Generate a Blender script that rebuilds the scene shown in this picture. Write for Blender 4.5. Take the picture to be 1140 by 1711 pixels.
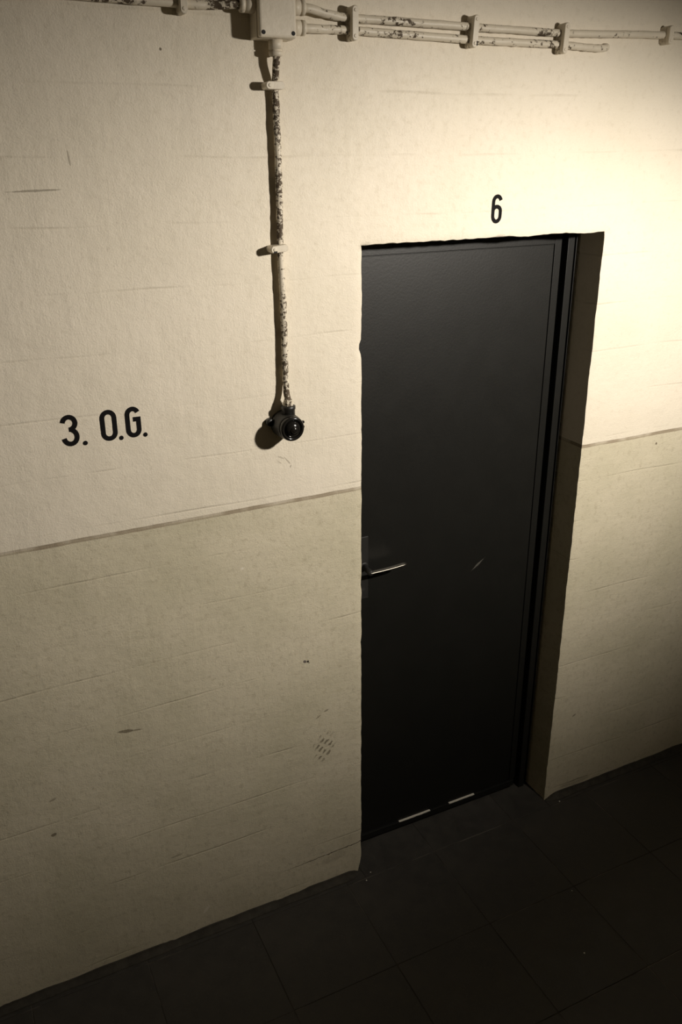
import bpy, bmesh, math, random
import numpy as np
from mathutils import Vector, Matrix, Quaternion, noise

# ------------------------------------------------------------------ scene reset
for o in list(bpy.data.objects):
    bpy.data.objects.remove(o, do_unlink=True)
scn = bpy.context.scene
COL = scn.collection

# ------------------------------------------------------------------ camera
F_PX, IMG_W, IMG_H = 1417.28, 1140, 1711
YAW, PITCH, ROLL = math.radians(25.565), math.radians(22.938), math.radians(0.539)
fwd = Vector((math.sin(YAW) * math.cos(PITCH), math.cos(YAW) * math.cos(PITCH), -math.sin(PITCH)))
rgt = Vector((math.cos(YAW), -math.sin(YAW), 0))
dwn = fwd.cross(rgt)
r2 = math.cos(ROLL) * rgt + math.sin(ROLL) * dwn
d2 = -math.sin(ROLL) * rgt + math.cos(ROLL) * dwn
cam_data = bpy.data.cameras.new('camera')
cam = bpy.data.objects.new('camera', cam_data)
COL.objects.link(cam)
M = Matrix((r2, -d2, -fwd)).transposed().to_4x4()
M.translation = Vector((-0.9752, -1.9071, 2.2096))
cam.matrix_world = M
cam_data.sensor_fit = 'VERTICAL'
cam_data.sensor_height = 36.0
cam_data.lens = F_PX / IMG_H * 36.0
cam_data.clip_start = 0.02
scn.camera = cam

# ------------------------------------------------------------------ world, light, exposure
world = bpy.data.worlds.new('world')
scn.world = world
world.use_nodes = True
world.node_tree.nodes['Background'].inputs[0].default_value = (1, 0.93, 0.82, 1)
world.node_tree.nodes['Background'].inputs[1].default_value = 0.0

LAMP_POS = Vector((0.90, -1.52, 2.37))
LAMP_AIM = Vector((0.40, 0.0, 1.62))
LAMP_POWER = 188.0
LAMP_CONE = 118.0
ld = bpy.data.lights.new('spot_lamp_light', 'SPOT')
ld.energy = LAMP_POWER
ld.color = (1.0, 0.925, 0.825)
ld.spot_size = math.radians(LAMP_CONE)
ld.spot_blend = 0.88
ld.shadow_soft_size = 0.05
lo = bpy.data.objects.new('spot_lamp_light', ld)
COL.objects.link(lo)
lo.location = LAMP_POS
lo.scale = (1.0, 0.50, 1.0)              # beam squeezed into a wide oval, shaped to fit the wall's falloff
lo.rotation_euler = ((LAMP_AIM - LAMP_POS).to_track_quat('-Z', 'Y') @ Quaternion((0, 0, 1), -0.145)).to_euler()

vs = scn.view_settings
vs.view_transform = 'Standard'
vs.look = 'None'
vs.gamma = 1.0
vs.use_curve_mapping = False
vs.exposure = 0.0

# ------------------------------------------------------------------ node helpers
class NT:
    def __init__(self, name):
        self.m = bpy.data.materials.new(name)
        self.m.use_nodes = True
        self.t = self.m.node_tree
        self.b = self.t.nodes['Principled BSDF']
        self.co = self.t.nodes.new('ShaderNodeTexCoord').outputs['Object']
    def n(self, typ, **kw):
        nd = self.t.nodes.new(typ)
        for k, v in kw.items():
            setattr(nd, k, v)
        return nd
    def put(self, sock, v):
        if isinstance(v, bpy.types.NodeSocket):
            self.t.links.new(v, sock)
        elif isinstance(v, (tuple, list)) and sock.type == 'RGBA' and len(v) == 3:
            sock.default_value = (*v, 1)
        else:
            sock.default_value = v
    def math(self, op, a, b=0.0, c=None, clamp=False):
        nd = self.n('ShaderNodeMath', operation=op, use_clamp=clamp)
        self.put(nd.inputs[0], a); self.put(nd.inputs[1], b)
        if c is not None: self.put(nd.inputs[2], c)
        return nd.outputs[0]
    def ramp(self, v, lo_, hi_, a=0.0, b=1.0):
        nd = self.n('ShaderNodeMapRange', interpolation_type='SMOOTHSTEP')
        self.put(nd.inputs[0], v)
        for i, x in enumerate((lo_, hi_, a, b)): self.put(nd.inputs[i + 1], x)
        return nd.outputs[0]
    def noise(self, scale, detail=2.0, rough=0.5, stretch=None, offset=None):
        co = self.co
        if stretch or offset:
            mp = self.n('ShaderNodeMapping')
            self.t.links.new(co, mp.inputs[0])
            if stretch: mp.inputs['Scale'].default_value = stretch
            if offset: mp.inputs['Location'].default_value = offset
            co = mp.outputs[0]
        nd = self.n('ShaderNodeTexNoise')
        self.t.links.new(co, nd.inputs['Vector'])
        nd.inputs['Scale'].default_value = scale
        nd.inputs['Detail'].default_value = detail
        nd.inputs['Roughness'].default_value = rough
        return nd.outputs['Fac']
    def mix(self, f, a, b):
        nd = self.n('ShaderNodeMix', data_type='RGBA')
        self.put(nd.inputs[0], f); self.put(nd.inputs[6], a); self.put(nd.inputs[7], b)
        return nd.outputs[2]
    def xyz(self):
        nd = self.n('ShaderNodeSeparateXYZ')
        self.t.links.new(self.co, nd.inputs[0])
        return nd.outputs
    def bump(self, h, strength=1.0, dist=0.001, normal=None):
        nd = self.n('ShaderNodeBump')
        nd.inputs['Strength'].default_value = strength
        nd.inputs['Distance'].default_value = dist
        self.put(nd.inputs['Height'], h)
        if normal is not None: self.t.links.new(normal, nd.inputs['Normal'])
        return nd.outputs[0]
    def done(self, color, rough=0.6, normal=None, metal=0.0, spec=0.5):
        self.put(self.b.inputs['Base Color'], color)
        self.put(self.b.inputs['Roughness'], rough)
        self.put(self.b.inputs['Metallic'], metal)
        self.put(self.b.inputs['Specular IOR Level'], spec)
        if normal is not None: self.t.links.new(normal, self.b.inputs['Normal'])
        return self.m

PAINT_Z = 1.3736
UPPER = (0.80, 0.725, 0.595)
LOWER = (0.655, 0.590, 0.445)

def wall_material(name, marks=True, UPPER=UPPER):
    k = NT(name)
    x, y, z = k.xyz()
    wob = k.noise(9, 3, 0.6)
    zz = k.math('ADD', z, k.math('MULTIPLY', k.math('SUBTRACT', wob, 0.5), 0.004))
    low = k.ramp(zz, PAINT_Z - 0.001, PAINT_Z + 0.001, 1.0, 0.0)
    dl = k.math('ABSOLUTE', k.math('SUBTRACT', zz, PAINT_Z))
    line = k.ramp(dl, 0.0045, 0.0062, 1.0, 0.0)
    # paint colours with mild mottling
    m1 = k.noise(3.0, 4, 0.6)
    m2 = k.noise(60, 3, 0.6)
    up = k.mix(k.ramp(m1, 0.3, 0.75), UPPER, (UPPER[0] * .94, UPPER[1] * .94, UPPER[2] * .92))
    up = k.mix(k.ramp(m2, 0.52, 0.75, 0, 0.35), up, (0.62, 0.55, 0.43))
    lo_ = k.mix(k.ramp(m1, 0.3, 0.75), LOWER, (LOWER[0] * .86, LOWER[1] * .87, LOWER[2] * .83))
    lo_ = k.mix(k.ramp(m2, 0.5, 0.72, 0, 0.5), lo_, (0.44, 0.385, 0.27))
    col = k.mix(low, up, lo_)
    patch = k.ramp(k.noise(14, 2, 0.5, offset=(3, 0, 1)), 0.35, 0.6, 0.55, 1.0)
    col = k.mix(k.math('MULTIPLY', line, patch), col, (0.33, 0.27, 0.19))
    # relief: shuttering board joints, brush strokes, sandy grain
    tilt = k.math('MULTIPLY', k.noise(1.3, 2, 0.5, stretch=(1, 1, .3)), 0.05)
    zb = k.math('ADD', z, tilt)
    fr = k.math('FRACT', k.math('MULTIPLY', zb, 7.4))
    joint = k.ramp(k.math('ABSOLUTE', k.math('SUBTRACT', fr, 0.5)), 0.0, 0.030, 1.0, 0.0)
    jm = k.ramp(k.noise(3.2, 3, 0.6, stretch=(1, 1, 2.2), offset=(5, 0, 2)), 0.44, 0.66)
    joint = k.math('MULTIPLY', joint, jm)
    brush_v = k.noise(20, 5, 0.65, stretch=(2.2, 1, 0.35))
    brush_h = k.noise(16, 5, 0.68, stretch=(0.45, 1, 2.0), offset=(2, 0, 3))
    grain = k.noise(260, 3, 0.65)
    lump = k.noise(38, 4, 0.6)
    h = k.math('MULTIPLY', brush_v, k.math('MULTIPLY', 0.75, k.ramp(k.noise(2.2, 2, .5, offset=(9, 0, 4)), 0.35, 0.65, 0.25, 1.0)))
    h = k.math('ADD', h, k.math('MULTIPLY', brush_h, k.math('ADD', 0.3, k.math('MULTIPLY', low, 0.45))))
    h = k.math('ADD', h, k.math('MULTIPLY', lump, 0.9))
    h = k.math('ADD', h, k.math('MULTIPLY', grain, 0.5))
    h = k.math('SUBTRACT', h, k.math('MULTIPLY', joint, 0.55))
    col = k.mix(k.math('MULTIPLY', joint, 0.22), col, (0.36, 0.30, 0.2))
    # fine grit specks, more of them on the lower paint
    speck = k.ramp(k.noise(420, 2, 0.5), 0.60, 0.72)
    col = k.mix(k.math('MULTIPLY', speck, k.math('ADD', 0.16, k.math('MULTIPLY', low, 0.30))), col, (0.25, 0.21, 0.14))
    if marks:
        dist = k.math('SUBTRACT', k.noise(70, 3, 0.6), 0.5)
        def blob(cx, cz, rx, rz, rot=0.0, edge=0.35, jit=1.2):
            dx = k.math('SUBTRACT', x, cx); dz = k.math('SUBTRACT', z, cz)
            c, s = math.cos(rot), math.sin(rot)
            u = k.math('ADD', k.math('MULTIPLY', dx, c / rx), k.math('MULTIPLY', dz, s / rx))
            v = k.math('ADD', k.math('MULTIPLY', dx, -s / rz), k.math('MULTIPLY', dz, c / rz))
            rr = k.math('SQRT', k.math('ADD', k.math('MULTIPLY', u, u), k.math('MULTIPLY', v, v)))
            rr = k.math('ADD', rr, k.math('MULTIPLY', dist, jit))
            return k.ramp(rr, 1.0 - edge, 1.0, 1.0, 0.0)
        def stain(col, strength, c, *a, **kw):
            return k.mix(k.math('MULTIPLY', blob(*a, **kw), strength), col, c)
        DARK = (0.03, 0.022, 0.015)
        # two knocked-out holes beside the door with a pale smear below
        col = stain(col, 0.95, (0.12, 0.10, 0.09), -0.1815, 0.8735, 0.0055, 0.0065, 0.6)
        col = stain(col, 1.0, DARK, -0.1722, 0.8715, 0.0042, 0.0042, -0.4)
        col = stain(col, 0.8, DARK, -0.1690, 0.8665, 0.003, 0.0025, 0.5)
        col = stain(col, 0.25, (0.7, 0.66, 0.5), -0.175, 0.862, 0.012, 0.007)
        # shoe scuff: a patch of short diagonal bars
        du = k.math('ADD', k.math('MULTIPLY', x, 0.76), k.math('MULTIPLY', z, -0.65))
        dv = k.math('ADD', k.math('MULTIPLY', x, 0.65), k.math('MULTIPLY', z, 0.76))
        w1 = k.math('SINE', k.math('ADD', k.math('MULTIPLY', du, 390.0), k.math('MULTIPLY', dist, 5.0)))
        w2 = k.math('SINE', k.math('ADD', k.math('MULTIPLY', dv, 215.0), k.math('MULTIPLY', dist, 6.0)))
        bars = k.math('MULTIPLY', k.ramp(w1, -0.1, 0.5), k.ramp(w2, -0.7, 0.1))
        scuff = k.math('MULTIPLY', bars, blob(-0.126, 0.556, 0.044, 0.062, -0.25, edge=0.6, jit=1.8))
        col = k.mix(k.math('MULTIPLY', scuff, 0.72), col, (0.10, 0.08, 0.045))
        for (cx, cz, rx, rz, ro, st) in (
                (-0.143, 0.672, 0.011, 0.003, 0.5, .5), (-0.118, 0.686, 0.010, 0.003, 0.25, .6),
                (-0.700, 0.808, 0.022, 0.006, -0.15, .75), (-0.672, 0.803, 0.018, 0.003, -0.1, .6),
                (-0.918, 0.547, 0.009, 0.006, 0.2, .75), (1.067, 1.338, 0.004, 0.0045, 0, .9),
                (0.856, 0.349, 0.010, 0.004, 0.5, .6), (-0.664, 2.204, 0.002, 0.016, 0.1, .5),
                (-0.4578, 2.406, 0.0035, 0.0038, 0, .85), (-0.738, 2.145, 0.060, 0.0025, 0.02, .55),
                (-0.905, 0.66, 0.012, 0.004, 0.3, .45), (-0.60, 0.335, 0.02, 0.004, 0.1, .4),
                (-0.214, 1.487, 0.016, 0.0022, -0.9, .4), (-0.205, 1.470, 0.005, 0.002, 1.2, .5),
                (-0.23, 1.497, 0.011, 0.0022, -0.5, .35), (-0.235, 1.485, 0.008, 0.002, -0.7, .3),
                (-0.10, 0.105, 0.05, 0.02, 0.1, .18), (0.90, 0.035, 0.08, 0.014, 0.0, .3)):
            col = stain(col, st, (0.13, 0.10, 0.06), cx, cz, rx, rz, ro)
        # pale nicks where the top coat has come off
        for (cx, cz, rx, rz, ro) in ((-0.3512, 1.2093, 0.005, 0.004, 0.3), (-0.531, 0.087, 0.018, 0.006, 0.9),
                                     (-0.09, 0.137, 0.008, 0.003, 0.1), (-0.13, 0.128, 0.005, 0.003, 0),
                                     (1.10, 0.018, 0.07, 0.004, 0.0)):
            col = stain(col, 0.7, (0.78, 0.72, 0.60), cx, cz, rx, rz, ro)
        crack = k.math('MULTIPLY', k.ramp(k.math('ABSOLUTE', k.math('SUBTRACT', k.math('ADD', z,
                k.math('MULTIPLY', dist, 0.012)), k.math('ADD', 0.130, k.math('MULTIPLY', x, 0.03)))), 0.0006, 0.0022, 1, 0),
                k.math('MULTIPLY', k.ramp(x, -0.30, -0.16), k.ramp(x, 0.0, 0.02, 1, 0)))
        col = k.mix(k.math('MULTIPLY', crack, 0.8), col, (0.08, 0.06, 0.035))
        h = k.math('SUBTRACT', h, k.math('MULTIPLY', crack, 0.8))
    nrm = k.bump(h, 0.75, 0.0022)
    rough = k.ramp(m2, 0.3, 0.7, 0.55, 0.75)
    return k.done(col, rough, nrm, spec=0.3)

MAT = {}
MAT['wall'] = wall_material('painted_plaster_marked')
MAT['wall_plain'] = wall_material('painted_plaster', marks=False, UPPER=(0.82, 0.78, 0.71))

def ceiling_material():
    k = NT('ceiling_paint')
    c = k.mix(k.noise(5, 4, 0.6), (0.42, 0.41, 0.39), (0.34, 0.33, 0.31))
    return k.done(c, 0.75, k.bump(k.noise(40, 4, 0.6), 0.5, 0.002), spec=0.3)
MAT['ceiling'] = ceiling_material()

def floor_material():
    k = NT('dark_floor_tile')
    a = k.noise(18, 5, 0.65)
    c = k.mix(k.ramp(a, 0.3, 0.7), (0.037, 0.034, 0.029), (0.056, 0.051, 0.043))
    s = k.ramp(k.noise(330, 2, 0.5), 0.66, 0.74)
    c = k.mix(k.math('MULTIPLY', s, 0.5), c, (0.20, 0.17, 0.13))
    d = k.ramp(k.noise(2.5, 3, 0.6, offset=(2, 1, 0)), 0.5, 0.8, 0, 0.35)
    c = k.mix(d, c, (0.075, 0.066, 0.053))
    return k.done(c, k.ramp(a, 0.3, 0.7, 0.55, 0.8), k.bump(k.noise(120, 4, 0.6), 0.4, 0.001), spec=0.35)
MAT['tile'] = floor_material()

def simple(name, col, rough=0.6, metal=0.0, var=0.12, scale=40, bump=0.0, spec=0.5):
    k = NT(name)
    a = k.noise(scale, 4, 0.6)
    c = k.mix(a, tuple(v * (1 - var) for v in col), tuple(min(1, v * (1 + var)) for v in col))
    nrm = k.bump(k.noise(scale * 3, 3, 0.6), 0.5, bump) if bump else None
    return k.done(c, rough, nrm, metal, spec)
def joint_material():
    k = NT('joint_grout')
    p = k.ramp(k.noise(3.5, 4, 0.65), 0.46, 0.66)
    return k.done(k.mix(p, (0.045, 0.041, 0.034), (0.135, 0.12, 0.098)), 0.9, spec=0.2)
MAT['joint'] = joint_material()
MAT['grime'] = simple('grimy_fillet_plaster', (0.058, 0.052, 0.041), 0.85, var=.6, scale=28, bump=.002, spec=.2)
MAT['letter'] = simple('black_stencil_paint', (0.0075, 0.0065, 0.0065), 0.8, var=.3, spec=.12)
MAT['bakelite'] = simple('black_bakelite', (0.010, 0.009, 0.008), 0.16, var=.2)
MAT['bakelite_matt'] = simple('dusty_bakelite', (0.013, 0.012, 0.010), 0.42, var=.35, scale=90)
MAT['hole'] = simple('matt_black', (0.012, 0.011, 0.01), 0.8)  # even near-black for lid screws, keyhole and clamp chips
MAT['steel'] = simple('worn_bare_steel', (0.30, 0.28, 0.24), 0.36, 1.0, var=.2, scale=120)
MAT['bare'] = simple('bare_scraped_metal', (0.72, 0.68, 0.58), 0.5, 0.0, var=.25, scale=150)
MAT['iron'] = simple('blackened_iron', (0.010, 0.0095, 0.008), 0.6, 0.0, var=.3, scale=60)
MAT['pebble'] = simple('pale_grit', (0.75, 0.70, 0.60), 0.8)
MAT['lamp_shell'] = simple('lamp_enamel', (0.20, 0.20, 0.19), 0.4)

def pipe_paint(name, wear, fine=85):
    k = NT(name)
    base = k.mix(k.noise(30, 3, 0.6), (0.74, 0.67, 0.54), (0.62, 0.55, 0.43))
    w = k.noise(fine, 5, 0.70)
    big = k.noise(9, 3, 0.6, offset=(1, 4, 2))
    m = k.ramp(k.math('ADD', w, k.math('MULTIPLY', k.math('SUBTRACT', big, 0.5), 0.7)), wear, wear + 0.07)
    c = k.mix(m, base, (0.085, 0.060, 0.036))
    return k.done(c, k.ramp(m, 0, 1, 0.42, 0.7), k.bump(k.math('SUBTRACT', w, m), 0.6, 0.0012), spec=0.4)
MAT['pipe'] = pipe_paint('flaking_white_pipe_paint', 0.56)
MAT['pipe_worn'] = pipe_paint('badly_flaking_pipe_paint', 0.47, 130)
MAT['box_paint'] = pipe_paint('thick_white_box_paint', 0.72)

def door_material():
    k = NT('dark_grey_door_enamel')
    a = k.noise(7, 4, 0.6)
    c = k.mix(a, (0.0060, 0.0059, 0.0048), (0.0085, 0.0083, 0.0068))
    x, y, z = k.xyz()
    # one long scrape through the enamel
    dx = k.math('SUBTRACT', x, 0.4745); dz = k.math('SUBTRACT', z, 0.989)
    ang = math.atan2(0.0365, 0.0484)
    u = k.math('ADD', k.math('MULTIPLY', dx, math.cos(ang) / 0.034), k.math('MULTIPLY', dz, math.sin(ang) / 0.034))
    v = k.math('ADD', k.math('MULTIPLY', dx, -math.sin(ang) / 0.0048), k.math('MULTIPLY', dz, math.cos(ang) / 0.0048))
    rr = k.math('ADD', k.math('ADD', k.math('ABSOLUTE', u), k.math('ABSOLUTE', v)),
                k.math('MULTIPLY', k.math('SUBTRACT', k.noise(260, 3, 0.6), 0.5), 1.2))
    c = k.mix(k.ramp(rr, 0.7, 1.0, 0.6, 0.0), c, (0.13, 0.125, 0.105))
    return k.done(c, k.ramp(k.noise(14, 3, 0.6), 0.3, 0.7, 0.445, 0.465),
                  k.bump(k.noise(170, 3, 0.6), 0.35, 0.0006), spec=0.40)
MAT['door'] = door_material()

# ------------------------------------------------------------------ object helpers
def link(name, me, mat, parent=None):
    o = bpy.data.objects.new(name, me)
    COL.objects.link(o)
    if mat is not None and not me.materials:
        me.materials.append(mat)
    if parent is not None:
        o.parent = parent
    return o
def smooth(me, on=True):
    me.polygons.foreach_set('use_smooth', [on] * len(me.polygons))
def from_bm(name, bm, mat, parent=None, sm=False):
    bmesh.ops.recalc_face_normals(bm, faces=bm.faces)
    me = bpy.data.meshes.new(name)
    bm.to_mesh(me); bm.free()
    if sm: smooth(me)
    return link(name, me, mat, parent)
def empty(name, loc=(0, 0, 0), label=None, cat=None, group=None, kind=None):
    o = bpy.data.objects.new(name, None)
    o.empty_display_size = 0.05
    COL.objects.link(o)
    o.location = loc
    return tag(o, label, cat, group, kind)
def tag(o, label=None, cat=None, group=None, kind=None):
    for kx, v in (('label', label), ('category', cat), ('group', group), ('kind', kind)):
        if v: o[kx] = v
    return o
def box_bm(x0, x1, y0, y1, z0, z1, bev=0.0, seg=2, bm=None):
    bm = bm or bmesh.new()
    vs_ = [bm.verts.new((x, y, z)) for x in (x0, x1) for y in (y0, y1) for z in (z0, z1)]
    fs = [bm.faces.new([vs_[i] for i in q]) for q in ((0, 1, 3, 2), (4, 6, 7, 5), (0, 4, 5, 1), (2, 3, 7, 6), (0, 2, 6, 4), (1, 5, 7, 3))]
    bmesh.ops.recalc_face_normals(bm, faces=fs)
    if bev:
        es = list({e for f in fs for e in f.edges})
        bmesh.ops.bevel(bm, geom=es, offset=bev, segments=seg, profile=0.5, affect='EDGES')
    return bm
def lathe_bm(profile, axis='y', seg=32, centre=(0, 0, 0), bm=None):
    """profile: list of (distance along axis, radius)."""
    bm = bm or bmesh.new()
    rings = []
    c = Vector(centre)
    for t, r in profile:
        ring = []
        for i in range(seg):
            a = 2 * math.pi * i / seg
            p, q = r * math.cos(a), r * math.sin(a)
            v = {'y': (p, t, q), 'z': (p, q, t), 'x': (t, p, q)}[axis]
            ring.append(bm.verts.new(c + Vector(v)))
        rings.append(ring)
    for a, b in zip(rings, rings[1:]):
        for i in range(seg):
            bm.faces.new((a[i], a[(i + 1) % seg], b[(i + 1) % seg], b[i]))
    bm.faces.new(rings[0]); bm.faces.new(rings[-1])
    return bm
def catmull(pts, per=8):
    pts = [Vector(p) for p in pts]
    P = [2 * pts[0] - pts[1]] + pts + [2 * pts[-1] - pts[-2]]
    out = []
    for i in range(1, len(P) - 2):
        for j in range(per):
            t = j / per
            a, b, c, d = P[i - 1], P[i], P[i + 1], P[i + 2]
            out.append(0.5 * ((2 * b) + (c - a) * t + (2 * a - 5 * b + 4 * c - d) * t * t + (3 * b - a - 3 * c + d) * t ** 3))
    out.append(pts[-1])
    return out
def tube_bm(pts, r, seg=14, rough=0.0, bm=None, seed=0.0):
    bm = bm or bmesh.new()
    prev = None
    n = len(pts)
    up = Vector((0.21, 0.93, 0.31))
    first = last = None
    for i, p in enumerate(pts):
        t = (pts[min(i + 1, n - 1)] - pts[max(i - 1, 0)]).normalized()
        s = t.cross(up).normalized(); w = s.cross(t)
        ring = []
        for j in range(seg):
            a = 2 * math.pi * j / seg
            d = s * math.cos(a) + w * math.sin(a)
            q = p + d * r
            if rough: q = q + d * rough * noise.noise((q + Vector((seed, 0, 0))) * 70)
            ring.append(bm.verts.new(q))
        if prev:
            for j in range(seg):
                bm.faces.new((prev[j], prev[(j + 1) % seg], ring[(j + 1) % seg], ring[j]))
        else: first = ring
        prev = ring
    bm.faces.new(first); bm.faces.new(prev)
    return bm

# ------------------------------------------------------------------ the setting
W, H = 0.7595, 2.0                       # door opening
X0, X1, CEIL, YF = -4.4, 5.0, 2.72, -2.8
T = 0.30                                  # wall thickness

def spaced(a, b, step):
    n = max(1, round((b - a) / step))
    return [a + (b - a) * i / n for i in range(n)]
xs = spaced(X0, -1.5, .12) + spaced(-1.5, 0, .0125) + spaced(0, W, .0125) + spaced(W, 1.9, .0125) + spaced(1.9, X1, .12) + [X1]
zs = spaced(0, H, .0125) + spaced(H, CEIL, .0125) + [CEIL]
iL, iR, kT = xs.index(0), xs.index(W), zs.index(H)

def jag(s, seed, amp):
    return amp * (noise.noise(Vector((s * 11, seed, 0))) + 0.7 * noise.noise(Vector((s * 31, seed, 5))) + 0.45 * noise.noise(Vector((s * 83, seed, 9))))

def wall_y(x, z):
    return 0.0016 * noise.noise(Vector((x * 5, 1.3, z * 5))) + 0.0010 * noise.noise(Vector((x * 17, 7.7, z * 14))) \
        + 0.0005 * noise.noise(Vector((x * 55, 3.1, z * 40)))
def build_back_wall():
    vid, verts, faces = {}, [], []
    def V(p):
        verts.append(p); return len(verts) - 1
    for i, x in enumerate(xs):
        for k_, z in enumerate(zs):
            if iL < i < iR and k_ < kT: continue
            y = wall_y(x, z)
            px, pz = x, z
            if i == iL and k_ <= kT:
                px += jag(z, 1.0, 0.0022) - 0.009 * math.exp(-((z - 1.755) / 0.012) ** 2)
                if k_ < 6: px -= 0.003 * (6 - k_) ** 1.5 / 3      # worn, rounded foot of the corner
                y += 0.0025
            if i == iR and k_ <= kT:
                px += jag(z, 4.0, 0.0024); y += 0.0025
            if k_ == kT and iL <= i <= iR:
                pz += jag(x, 7.0, 0.0042) + (0.004 if x < W - .08 else 0.002); y += 0.002
            vid[i, k_] = V((px, y, pz))
    for i in range(len(xs) - 1):
        for k_ in range(len(zs) - 1):
            if iL <= i < iR and k_ < kT: continue
            faces.append((vid[i, k_], vid[i + 1, k_], vid[i + 1, k_ + 1], vid[i, k_ + 1]))
    # reveals of the opening
    loop = [vid[iL, k_] for k_ in range(kT + 1)] + [vid[i, kT] for i in range(iL + 1, iR + 1)] + [vid[iR, k_] for k_ in range(kT - 1, -1, -1)]
    inner = [loop]
    nL = kT + 1
    for dep, f in ((0.008, 0.55), (0.03, 0.3), (0.07, 0.12), (0.16, 0.0), (T, 0.0)):
        ring = []
        for idx, v in enumerate(loop):
            p = verts[v]
            ix = 0.0 if idx < nL else (W if idx >= nL + (iR - iL) - 0 else p[0])
            iz = H if nL - 1 <= idx <= nL + (iR - iL) - 1 else p[2]
            if idx >= nL + (iR - iL) - 1: ix = W
            if nL - 1 < idx < nL + (iR - iL) - 1: ix = p[0]
            ring.append(V((ix + (p[0] - ix) * f, dep, iz + (p[2] - iz) * f)))
        inner.append(ring)
    for a, b in zip(inner, inner[1:]):
        for j in range(len(loop) - 1):
            faces.append((a[j], a[j + 1], b[j + 1], b[j]))
    # outer shell: back face, ends, top
    c = [V((X0, T, 0)), V((0, T, 0)), V((0, T, H)), V((W, T, H)), V((W, T, 0)), V((X1, T, 0)), V((X1, T, CEIL)), V((X0, T, CEIL))]
    faces.append((c[0], c[7], c[2], c[1])); faces.append((c[7], c[6], c[3], c[2])); faces.append((c[6], c[5], c[4], c[3]))
    me = bpy.data.meshes.new('wall_back')
    me.from_pydata(verts, [], faces)
    bm = bmesh.new(); bm.from_mesh(me)
    bmesh.ops.recalc_face_normals(bm, faces=bm.faces)
    # make sure the front faces the room
    bm.faces.ensure_lookup_table()
    if bm.faces[0].normal.y > 0:
        bmesh.ops.reverse_faces(bm, faces=bm.faces)
    bm.to_mesh(me); bm.free()
    smooth(me)
    me.set_sharp_from_angle(angle=math.radians(50))
    return link('wall_back', me, MAT['wall'])
wall_back = tag(build_back_wall(), 'cream over beige painted plaster wall with the dark door set in it', kind='structure')

# floor: sub-floor slab, then single tiles with pale joints
bm = box_bm(X0, X1, YF, T + 0.2, -0.12, -0.0014)
floor = tag(from_bm('floor', bm, MAT['joint']), 'dark worn tiled floor with thin pale joints', kind='structure')
TS, GAP = 0.330, 0.0026
tiles = {}
random.seed(3)
bx = 0.593
nx0 = math.ceil((X0 - bx) / TS); nx1 = math.floor((X1 - bx) / TS)
xcuts = [X0] + [bx + i * TS for i in range(nx0, nx1 + 1)] + [X1]
ycuts = [YF] + [-0.363 - TS * j for j in range(12, 0, -1) if -0.363 - TS * j > YF + .01] + [-0.363, -0.033, T - 0.002]
rest_bm = bmesh.new()
for a, b in zip(ycuts, ycuts[1:]):
    for c, d in zip(xcuts, xcuts[1:]):
        if d - c < 0.01 or b - a < 0.01: continue
        if c < -1.8 or d > 2.9 or a < -2.1:
            box_bm(c + GAP / 2, d - GAP / 2, a + GAP / 2, min(b, -0.002) - GAP / 2, -0.02, 0.0, bm=rest_bm)
            continue
        key = (round(d - c, 3), round(b - a, 3))
        if key not in tiles:
            w_, l_ = (d - c - GAP) / 2, (b - a - GAP) / 2
            t_ = box_bm(-w_, w_, -l_, l_, -0.02, 0.0, 0.0009, 1)
            me = bpy.data.meshes.new('floor_tile')
            t_.to_mesh(me); t_.free()
            me.materials.append(MAT['tile'])
            tiles[key] = me
        if a > -0.05 and (d < -0.02 or c > W + 0.02):
            # strip along the wall stops at the plaster
            key2 = ('strip', key[0])
            if key2 not in tiles:
                w_ = (d - c - GAP) / 2
                t_ = box_bm(-w_, w_, -0.0145, 0.0145, -0.02, 0.0, 0.0009, 1)
                me = bpy.data.meshes.new('floor_strip_tile'); t_.to_mesh(me); t_.free(); me.materials.append(MAT['tile'])
                tiles[key2] = me
            o = link('floor_tile', tiles[key2], None, floor)
            o.location = ((c + d) / 2, -0.0165, random.uniform(-.0005, .0003))
            continue
        o = link('floor_tile', tiles[key], None, floor)
        o.location = ((c + d) / 2, (a + b) / 2, random.uniform(-.0006, .0004))
        if a > -0.05:   # the tile in the doorway is cut to the opening
            lo_x, hi_x = max(c, -0.0), min(d, W)
            for ea, eb in ((c, lo_x), (hi_x, d)):
                if eb - ea > 0.004:
                    e_ = from_bm('floor_tile', box_bm(ea + GAP / 2, eb, -0.031, -0.002, -0.02, 0.0), MAT['tile'], floor)
            w_ = (hi_x - lo_x - GAP) / 2
            t_ = box_bm(-w_, w_, -(b - a - GAP) / 2, (b - a - GAP) / 2, -0.02, 0.0, 0.0009, 1)
            me = bpy.data.meshes.new('floor_tile'); t_.to_mesh(me); t_.free(); me.materials.append(MAT['tile'])
            o.data = me
            o.location.x = (lo_x + hi_x) / 2

tag(from_bm('far_floor_tiles', rest_bm, MAT['tile'], floor), kind='stuff')

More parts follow.
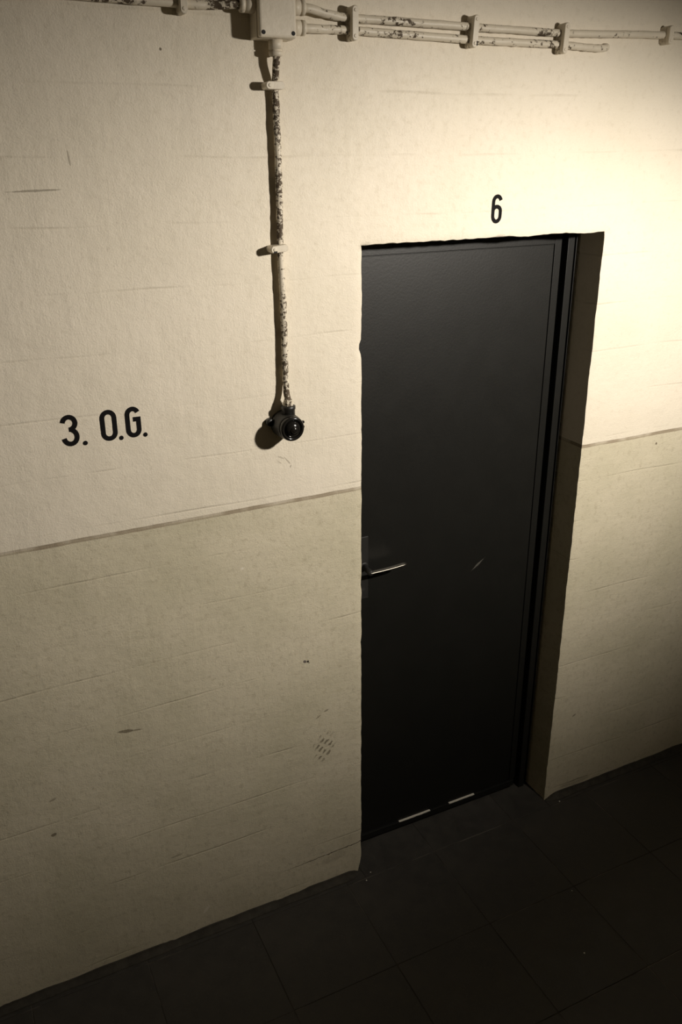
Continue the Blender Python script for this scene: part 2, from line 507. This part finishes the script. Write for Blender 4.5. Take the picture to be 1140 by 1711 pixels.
# hollow plaster fillet running along the foot of the wall
def cove(name, xa, xb, end_round_hi=False, end_round_lo=False):
    bm = bmesh.new()
    R = 0.020
    n = max(8, int((xb - xa) / 0.02))
    prof = [(-R * (1 - math.sin(t * math.pi / 2)), R * (1 - math.cos(t * math.pi / 2))) for t in [i / 6 for i in range(7)]]
    prev = None
    for i in range(n + 1):
        x = xa + (xb - xa) * i / n
        s = 1.0 + 0.35 * noise.noise(Vector((x * 9, 2, 0)))
        if end_round_hi: s *= min(1, math.sqrt(max(0.02, (xb - x) / 0.04)))
        if end_round_lo: s *= min(1, math.sqrt(max(0.02, (x - xa) / 0.04)))
        ring = [bm.verts.new((x, 0.002, 0.0))] + [bm.verts.new((x, y * s - .0005, z * s + 0.0004)) for y, z in prof]
        ring = ring + [bm.verts.new((x, 0.002, R * s))]
        if prev:
            for a in range(len(ring) - 1):
                bm.faces.new((prev[a], prev[a + 1], ring[a + 1], ring[a]))
        prev = ring
    return tag(from_bm(name, bm, MAT['grime'], None, True), kind='structure')
tag(cove('baseboard_left', X0, -0.006, end_round_hi=True), 'rounded grimy plaster fillet at the wall foot beside the handle side of the door')
tag(cove('baseboard_right', W + 0.004, X1, end_round_lo=True), 'rounded grimy plaster fillet at the wall foot beside the hinge side of the door')

# rest of the room
def slab(name, *a, mat='wall_plain', label=None):
    return tag(from_bm(name, box_bm(*a), MAT[mat]), label, kind='structure')
slab('wall_front', X0, X1, YF - 0.15, YF, 0, CEIL, label='cream over beige wall facing the door')
slab('wall_left', X0 - 0.15, X0, YF, T, 0, CEIL, label='cream over beige wall closing the passage on the lettered side')
slab('wall_right', X1, X1 + 0.15, YF, T, 0, CEIL, label='cream over beige wall closing the passage beyond the door')
slab('ceiling', X0 - .15, X1 + .15, YF - .15, T, CEIL, CEIL + 0.15, mat='ceiling', label='plain pale painted ceiling')

# ------------------------------------------------------------------ painted lettering
def stroke_mesh(name, paths, width, cx, cz, sx, sz, lean=0.0, parent=None, dot=None):
    """paths in unit glyph space (0..1 wide, 0..1 high) -> flat paint film on the wall."""
    bm = bmesh.new()
    yf, yb = -0.0008, 0.0010
    def P(p):
        x = p[0] * sx; z = p[1] * sz
        return Vector((cx + x + lean * z, cz + z))
    for pth in paths:
        pts = [P(p) for p in pth]
        fine = [pts[0]]
        for a, b in zip(pts, pts[1:]):
            m = max(1, math.ceil((b - a).length / 0.005))
            fine += [a + (b - a) * (i / m) for i in range(1, m + 1)]
        pts = fine
        n = len(pts); closed = (pts[0] - pts[-1]).length < 1e-6
        L, R_ = [], []
        if closed: pts = pts[:-1]; n -= 1
        for i in range(n):
            a = pts[i - 1] if (i or closed) else pts[0]
            b = pts[(i + 1) % n] if (closed or i < n - 1) else pts[-1]
            d0 = (pts[i] - a); d1 = (b - pts[i])
            if d0.length < 1e-9: d0 = d1
            if d1.length < 1e-9: d1 = d0
            d0.normalize(); d1.normalize()
            t = (d0 + d1).normalized(); nrm = Vector((-t.y, t.x))
            m = width / 2 / max(0.5, nrm.dot(Vector((-d0.y, d0.x))))
            L.append(pts[i] + nrm * m); R_.append(pts[i] - nrm * m)
        rings = [[bm.verts.new((q.x, wall_y(q.x, q.y) + y, q.y)) for q in (l, r) for y in (yf, yb)] for l, r in zip(L, R_)]
        m = n if closed else n - 1
        for i in range(m):
            a, b = rings[i], rings[(i + 1) % n]
            for u, v in ((0, 2), (2, 3), (3, 1), (1, 0)):
                bm.faces.new((a[u], a[v], b[v], b[u]))
        if not closed:
            for r in (rings[0], rings[-1]): bm.faces.new((r[0], r[2], r[3], r[1]))
    if dot:
        lathe_bm([(yf, dot), (yb, dot)], 'y', 20, (cx, wall_y(cx, cz), cz), bm)
    return from_bm(name, bm, MAT['letter'], parent)
def arc(cx, cz, rx, rz, a0, a1, n=10):
    return [(cx + rx * math.cos(math.radians(a0 + (a1 - a0) * i / n)), cz + rz * math.sin(math.radians(a0 + (a1 - a0) * i / n))) for i in range(n + 1)]
# centre-line glyphs: x 0..1, z 0..1
G3 = [arc(.48, .77, .48, .23, 172, -50, 14) + [(.62, .545)], [(.44, .535), (.62, .535)] + arc(.5, .26, .5, .26, 48, -172, 14)]
GO = [arc(.5, .78, .5, .22, 180, 0, 12) + arc(.5, .22, .5, .22, 0, -180, 12) + [(0, .78)]]
GG = [arc(.5, .78, .5, .22, 22, 180, 12) + arc(.5, .22, .5, .22, 180, 360, 12) + [(1, .60), (.50, .60)]]
G6 = [arc(.52, .78, .46, .22, 15, 180, 10) + [(.04, .5)] + arc(.5, .23, .46, .23, 180, 360, 12) + arc(.5, .42, .46, .17, 0, 180, 10)]
LH, SW = 0.0625, 0.0106
ZB = 1.6055 + SW / 2
for name, gl, cx, w_ in (('painted_numeral', G3, -0.7495, .0285), ('painted_letter', GO, -0.6625, .0270), ('painted_letter', GG, -0.6055, .0250)):
    stroke_mesh(name, gl, SW, cx, ZB, w_, LH, 0.01, wall_back)
for cx in (-0.7047, -0.6233, -0.5675):
    stroke_mesh('painted_dot', [], SW, cx, 1.6085, 1, 1, 0, wall_back, dot=0.0052)
stroke_mesh('painted_numeral', G6, 0.0096, 0.3762, 2.0385 + .0048, .0252, .0610, 0.0, wall_back)

# ------------------------------------------------------------------ door
door = empty('door_1', (0, 0, 0), 'dark grey enamelled steel door with a lever handle, set deep in the wall', kind='structure')
YL = 0.112                                # leaf front
LX0, LX1, LZ0, LZ1 = 0.022, 0.700, 0.012, 1.990
leaf = from_bm('leaf', box_bm(LX0, LX1, YL, YL + 0.045, LZ0, LZ1, 0.0015, 2), MAT['door'], door)
# sheet-metal panel on the leaf, standing a little proud: its edge shows as the thin line
YP = YL - 0.0045
from_bm('face_panel', box_bm(LX0 + .006, 0.6725, YP, YL + 0.002, 0.050, 1.9630, 0.0010, 2), MAT['door'], leaf)
from_bm('edge_strip', box_bm(0.6760, LX1, YP, YL + 0.002, 0.046, LZ1, 0.0010, 2), MAT['door'], leaf)
from_bm('top_strip', box_bm(LX0, 0.6755, YP, YL + 0.002, 1.9648, LZ1, 0.0010, 2), MAT['door'], leaf)
# frame: stepped steel profile on the hinge side, mirrored on the lock side, and a head piece
def fr(name, *a, bev=0.0015):
    return from_bm(name, box_bm(*a, bev, 2), MAT['door'], door)
fr('frame_post', 0.7155, 0.7390, 0.098, 0.16, 0.0, H)
fr('frame_lip', 0.7475, 0.7510, 0.101, 0.16, 0.0, H)
fr('frame_post', -0.004, 0.0105, 0.098, 0.16, 0.0, H)
fr('frame_back', 0.690, W - 0.0005, 0.150, 0.185, 0.0, H)
fr('frame_back', 0.0005, 0.030, 0.158, 0.185, 0.0, H)
fr('frame_head', 0.0105, 0.7155, 0.1185, 0.165, 1.9905, H)
# bottom rail with two lengths worn to bare metal
rail = from_bm('bottom_rail', box_bm(LX0 + .01, LX1 - .006, YL - 0.0075, YL + 0.002, 0.016, 0.040, 0.0012, 2), MAT['door'], leaf)
for xa, xb in ((0.2030, 0.3300), (0.4100, 0.5180)):
    bm = bmesh.new(); n = 18; prev = None
    for i in range(n + 1):
        x = xa + (xb - xa) * i / n
        hgt = 0.0028 + 0.0022 * noise.noise(Vector((x * 60, 4, 1)))
        zt = 0.0408 + .0006 * noise.noise(Vector((x * 40, 1, 1)))
        ring = [bm.verts.new((x, YL - 0.0080, zt - hgt)), bm.verts.new((x, YL - 0.0080, zt)), bm.verts.new((x, YL - 0.0015, zt + .0004)), bm.verts.new((x, YL - 0.0015, zt - hgt))]
        if prev:
            for a in range(4): bm.faces.new((prev[a], prev[(a + 1) % 4], ring[(a + 1) % 4], ring[a]))
        else: bm.faces.new(ring)
        prev = ring
    bm.faces.new(prev)
    o = from_bm('worn_strip', bm, MAT['bare'], leaf)
    o['label'] = 'strip worn to bare pale metal'
# handle set
hp = from_bm('handle_plate', box_bm(0.040, 0.0765, YL - 0.0075, YL - 0.001, 0.965, 1.172, 0.0025, 3), MAT['iron'], door)
from_bm('keyhole', lathe_bm([(YL - 0.0082, 0.006), (YL - 0.006, 0.006)], 'y', 16, (0.058, 0, 1.000)), MAT['hole'], hp)
from_bm('rosette', lathe_bm([(YL - 0.016, 0.012), (YL - 0.014, 0.0145), (YL - 0.006, 0.0155)], 'y', 24, (0.058, 0, 1.077)), MAT['iron'], hp)
bm = lathe_bm([(YL - 0.062, 0.006), (YL - 0.060, 0.0085), (YL - 0.012, 0.0085)], 'y', 20, (0.058, 0, 1.077))
neck = from_bm('handle_neck', bm, MAT['iron'], door, True)
bm = bmesh.new(); prev = None; n = 16
for i in range(n + 1):
    t = i / n
    x = 0.050 + 0.128 * t
    zc = 1.0770 + 0.0045 * t - 0.002 * math.sin(t * math.pi)
    hh = 0.0034 * (1 - 0.2 * t); ww = 0.0085
    ring = []
    for j in range(12):
        a = 2 * math.pi * j / 12
        s = 1.0 if 0 < i < n else 0.6
        ring.append(bm.verts.new((x, YL - 0.055 + ww * s * math.cos(a), zc + hh * s * math.sin(a))))
    if prev:
        for j in range(12): bm.faces.new((prev[j], prev[(j + 1) % 12], ring[(j + 1) % 12], ring[j]))
    else: bm.faces.new(ring)
    prev = ring
bm.faces.new(prev)
lever = from_bm('handle_lever', bm, MAT['steel'], door, True)
lever['label'] = 'bare steel lever'

# ------------------------------------------------------------------ conduits, clamps, junction box, switch
CR, CY = 0.0088, -0.0125                   # cable radius and its distance from the wall
CV = -0.0130
def cable(name, pts, label, mat='pipe', r=CR, seed=0.0, group=None):
    c = catmull(pts, 10)
    o = from_bm(name, tube_bm(c, r, 14, 0.0012, None, seed), MAT[mat], None, True)
    return tag(o, label, 'cable', group)

BX0, BX1, BZ0, BZ1, BD = -0.2640, -0.1800, 2.4290, 2.5500, 0.056
jb = empty('junction_box', ((BX0 + BX1) / 2, 0, BZ0), 'square white-painted junction box on the cables high on the wall', 'junction box')
def child(o, parent):
    o.parent = parent
    o.matrix_parent_inverse = Matrix.Translation(-parent.location)
    return o
child(from_bm('box_body', box_bm(BX0, BX1, -0.040, 0.003, BZ0, BZ1, 0.003, 2), MAT['box_paint']), jb)
lid = child(from_bm('box_lid', box_bm(BX0 + .0005, BX1 - .0005, -BD, -0.0405, BZ0 + .0005, BZ1 - .0005, 0.0055, 3), MAT['box_paint']), jb)
for sx in (BX0 + .009, BX1 - .009):
    for sz in (BZ0 + .010, BZ1 - .010):
        s = from_bm('lid_screw', lathe_bm([(-BD - .0006, 0.0042), (-BD + .002, 0.0045)], 'y', 16, (sx, 0, sz)), MAT['hole'])
        s.parent = lid
def gland(axis, c, sgn):
    pr = [(0, .0155), (sgn * .020, .0150), (sgn * .0205, .0125), (sgn * .0225, .0125), (sgn * .0230, .0152), (sgn * .0310, .0148), (sgn * .0330, .0105)]
    return child(from_bm('cable_gland', lathe_bm(pr, axis, 22, c), MAT['box_paint'], None, True), jb)
YG = -0.026
gland('x', (BX1 - .002, YG, 2.4905), 1)
gland('x', (BX1 - .002, YG, 2.4535), 1)
gland('x', (BX0 + .002, YG, 2.4900), -1)
gland('z', (-0.2175, YG, BZ0 + .002), -1)

cable('cable', [(-0.160, YG, 2.4905), (-0.135, YG, 2.4900), (-0.095, -0.018, 2.4840), (-0.045, CY, 2.4795), (0.06, CY, 2.4785), (0.28, CY, 2.4760),
                (0.42, CY, 2.4750), (0.54, CY, 2.4745), (0.66, CY, 2.4775), (0.87, CY, 2.4840), (1.3, CY, 2.488), (1.9, CY, 2.489), (X1 - .005, CY, 2.49)],
      'long flaking white cable from the junction box past the end of its shorter neighbour', seed=1)
cable('cable', [(-0.160, YG, 2.4535), (-0.135, YG, 2.4535), (-0.095, -0.018, 2.4545), (-0.045, CY, 2.4560), (0.06, CY, 2.4540), (0.28, CY, 2.4500),
                (0.42, CY, 2.4495), (0.54, CY, 2.4495), (0.61, CY, 2.4470), (0.668, -0.0115, 2.4465), (0.690, -0.006, 2.4500), (0.698, 0.012, 2.4530)],
      'short white cable that stops and bends into the wall above the door', seed=2)
cable('cable', [(-0.285, YG, 2.4900), (-0.310, -0.022, 2.4895), (-0.35, CY, 2.4870), (-0.42, CY, 2.4870), (-0.8, CY, 2.491), (-1.5, CY, 2.492), (X0 + .005, CY, 2.49)],
      'white cable running from the junction box away from the door', seed=3)
cable('cable', [(-0.2175, YG, 2.405), (-0.2175, YG, 2.385), (-0.2170, -0.017, 2.360), (-0.2165, CV, 2.335), (-0.2155, CV, 2.22), (-0.2165, CV, 2.10),
                (-0.2175, CV, 1.99), (-0.2150, CV, 1.86), (-0.2160, CV, 1.75), (-0.2165, -0.016, 1.68), (-0.2168, -0.026, 1.655), (-0.2168, -0.026, 1.645)],
      'upright badly flaking cable dropping from the junction box to the black switch', 'pipe_worn', r=0.0078, seed=4)

def saddle(name, cx, cz, n_cab, vertical, rot, label, group, tab=False, half=None):
    """clamp with rounded ends bridging one or two cables; along = across the cables."""
    t = empty(name, (cx, 0, cz), label, 'clamp', group)
    hl = half or (0.0215 if n_cab == 1 else 0.0335)         # half length
    hw, dep = 0.0078, 0.034
    def solid(y0, y1, grow):
        bm = bmesh.new()
        a_, b_ = hl + grow, hw + grow
        out = []
        rr = min(b_, 0.0075)
        for qx, qz, a0 in ((b_ - rr, a_ - rr, 0), (-(b_ - rr), a_ - rr, 90), (-(b_ - rr), -(a_ - rr), 180), (b_ - rr, -(a_ - rr), 270)):
            for i in range(5):
                a = math.radians(a0 + 90 * i / 4)
                out.append((qx + rr * math.cos(a), qz + rr * math.sin(a)))
        rings = []
        for y, s in ((y0, 1.0), (y1 + .003, 1.0), (y1 + .001, 0.95), (y1, 0.84)):
            rings.append([bm.verts.new((p[0] * s, y, p[1] * (1 - (1 - s) * .35))) for p in out])
        for r0, r1 in zip(rings, rings[1:]):
            for j in range(len(out)): bm.faces.new((r0[j], r0[(j + 1) % len(out)], r1[(j + 1) % len(out)], r1[j]))
        bm.faces.new(rings[0]); bm.faces.new(rings[-1])
        return bm
    parts = [from_bm('clamp_base', solid(0.003, -0.0215, 0.0), MAT['pipe'], t),
             from_bm('clamp_strap', solid(-0.0222, -dep, 0.0003), MAT['box_paint'], t)]
    for s in ((-1, 1) if n_cab == 2 else (-1,)):
        parts.append(from_bm('clamp_screw', lathe_bm([(-dep - .0016, .0026), (-dep - .0012, .0036), (-dep + .001, .0040)], 'y', 14, (0, 0, s * (hl - 0.009))), MAT['box_paint'], t))
    if tab:
        parts.append(from_bm('clamp_chip', box_bm(.0028, .0078, -dep - .0004, -dep + .004, -hl + .004, -hl + .015, .0012, 1), MAT['hole'], t))
    t.rotation_euler = (0, (math.pi / 2 if vertical else 0) + rot, 0)
    return t
GH = 'clamps along the level cables'
saddle('cable_clamp', -0.0330, 2.4680, 2, False, 0.0, 'thick two-cable clamp next to the junction box', GH)
saddle('cable_clamp', 0.2780, 2.4655, 2, False, 0.06, 'two-cable clamp with a chipped strap between its two neighbours', GH, tab=True)
saddle('cable_clamp', 0.5410, 2.4620, 2, False, 0.04, 'two-cable clamp next to the bent end of the short cable', GH)
saddle('cable_clamp', 0.8800, 2.4830, 1, False, 0.02, 'small single-cable clamp beyond the end of the short cable', GH)
saddle('cable_clamp', -0.4120, 2.4880, 1, False, 0.0, 'small single-cable clamp on the cable leading away from the door', GH)
GV = 'clamps on the upright cable'
saddle('cable_clamp', -0.2235, 2.3435, 1, True, 0.0, 'rounded white clamp just under the junction box', GV)
saddle('cable_clamp', -0.2265, 2.0095, 1, True, -0.10, 'slightly tilted chipped white clamp halfway down the upright cable', GV, tab=True)

# black rotary switch
SX, SZ = -0.2205, 1.5880
sw = empty('light_switch', (SX, 0, SZ), 'round black surface-mounted rotary switch at the end of the upright cable', 'switch')
body = child(from_bm('switch_body', lathe_bm([(0.003, .0345), (-.010, .0345), (-.012, .0325), (-.042, .0325), (-.048, .0310), (-.050, .0285)], 'y', 40, (SX, 0, SZ)), MAT['bakelite_matt'], None, True), sw)
child(from_bm('cover_ring', lathe_bm([(-.046, .0290), (-.052, .0312), (-.058, .0312), (-.0625, .0285), (-.0635, .0255), (-.0615, .0225), (-.058, .0215)], 'y', 44, (SX, 0, SZ)), MAT['bakelite'], None, True), sw)
child(from_bm('rotary_knob', lathe_bm([(-.055, .0212), (-.060, .0205), (-.0655, .0170), (-.0685, .0120), (-.0700, .0060), (-.0702, .0012)], 'y', 40, (SX, 0, SZ)), MAT['bakelite'], None, True), sw)
child(from_bm('knob_cap', lathe_bm([(-.0690, .0085), (-.0725, .0080), (-.0745, .0060), (-.0752, .0030), (-.0754, .0006)], 'y', 28, (SX, 0, SZ)), MAT['bakelite'], None, True), sw)
# conduit entry and its white compression nut
child(from_bm('cable_entry', lathe_bm([(0.022, .0165), (0.040, .0165), (0.043, .0180), (0.050, .0180), (0.052, .0150)], 'z', 26, (-0.2168, -0.026, SZ)), MAT['bakelite_matt'], None, True), sw)
child(from_bm('entry_nut', lathe_bm([(0.051, .0140), (0.060, .0135), (0.0605, .0115), (0.066, .0110)], 'z', 6, (-0.2168, -0.026, SZ)), MAT['pipe']), sw)
# mounting lugs
for sg in (-1, 1):
    lug = child(from_bm('mounting_lug', lathe_bm([(.003, .0105), (-.010, .0105), (-.013, .0085)], 'y', 20, (SX + sg * .0385, 0, SZ + .008 * (-sg))), MAT['bakelite_matt'], None, True), sw)
for dz in (0.010, -0.002):
    child(from_bm('cover_screw', lathe_bm([(.028, .0040), (.0345, .0040), (.0365, .0028)], 'x', 14, (SX, -.046, SZ + dz)), MAT['bakelite']), sw)

# ------------------------------------------------------------------ pale grit on the floor
def grit(x, y, r, seed, label):
    bm = bmesh.new()
    bmesh.ops.create_icosphere(bm, subdivisions=1, radius=r)
    for v in bm.verts:
        v.co *= 1 + .35 * noise.noise(v.co * 300 + Vector((seed, 0, 0)))
        v.co.z = v.co.z * 0.6 + r * 0.52
    o = tag(from_bm('plaster_crumb', bm, MAT['pebble']), label, 'crumb', 'pale crumbs lying on the floor')
    o.location = (x, y, 0.0)
    return o
grit(0.805, -0.030, .0030, 1, 'pale plaster crumb lying by the foot of the door opening on the hinge side')
grit(-0.003, -0.043, .0026, 2, 'pale plaster crumb lying under the wall corner on the handle side')
grit(0.025, -0.018, .0022, 3, 'smaller pale plaster crumb just inside the handle side of the opening')
grit(0.455, -0.575, .0028, 4, 'pale plaster crumb alone in the middle of a floor tile')
grit(0.575, -0.375, .0018, 5, 'tiny pale crumb at a crossing of tile joints')

# ------------------------------------------------------------------ the lamp that lights the wall
dirv = (LAMP_AIM - LAMP_POS).normalized()
lamp = empty('spot_lamp', (LAMP_POS.x, LAMP_POS.y, CEIL), 'grey enamelled ceiling spot lamp turned towards the door wall', 'lamp')
q = dirv.to_track_quat('Z', 'Y').to_matrix().to_4x4()
def oriented(name, bm, mat, at):
    bm.transform(Matrix.Translation(at) @ q)
    return child(from_bm(name, bm, mat, None, True), lamp)
bm = bmesh.new(); prev = None
for t, r in ((-0.11, .026), (-0.10, .034), (-0.06, .040), (-0.012, .062), (-0.010, .064), (-0.012, .060), (-0.060, .037), (-0.095, .030)):
    ring = [bm.verts.new((r * math.cos(a), r * math.sin(a), t)) for a in [2 * math.pi * i / 32 for i in range(32)]]
    if prev:
        for i in range(32): bm.faces.new((prev[i], prev[(i + 1) % 32], ring[(i + 1) % 32], ring[i]))
    else: bm.faces.new(ring)
    prev = ring
bm.faces.new(prev)
oriented('lamp_shade', bm, MAT['lamp_shell'], LAMP_POS - dirv * 0.03)
back = LAMP_POS - dirv * 0.12
child(from_bm('lamp_stem', tube_bm([Vector((LAMP_POS.x, LAMP_POS.y, CEIL - .004)), Vector((LAMP_POS.x, LAMP_POS.y, CEIL - .06)), back + Vector((0, 0, .02)), back], 0.008, 12), MAT['lamp_shell'], None, True), lamp)
child(from_bm('ceiling_rose', lathe_bm([(CEIL, .05), (CEIL - .012, .05), (CEIL - .022, .036)], 'z', 32, (LAMP_POS.x, LAMP_POS.y, 0)), MAT['lamp_shell']), lamp)
lo.parent = lamp
lo.matrix_parent_inverse = Matrix.Translation(-lamp.location)
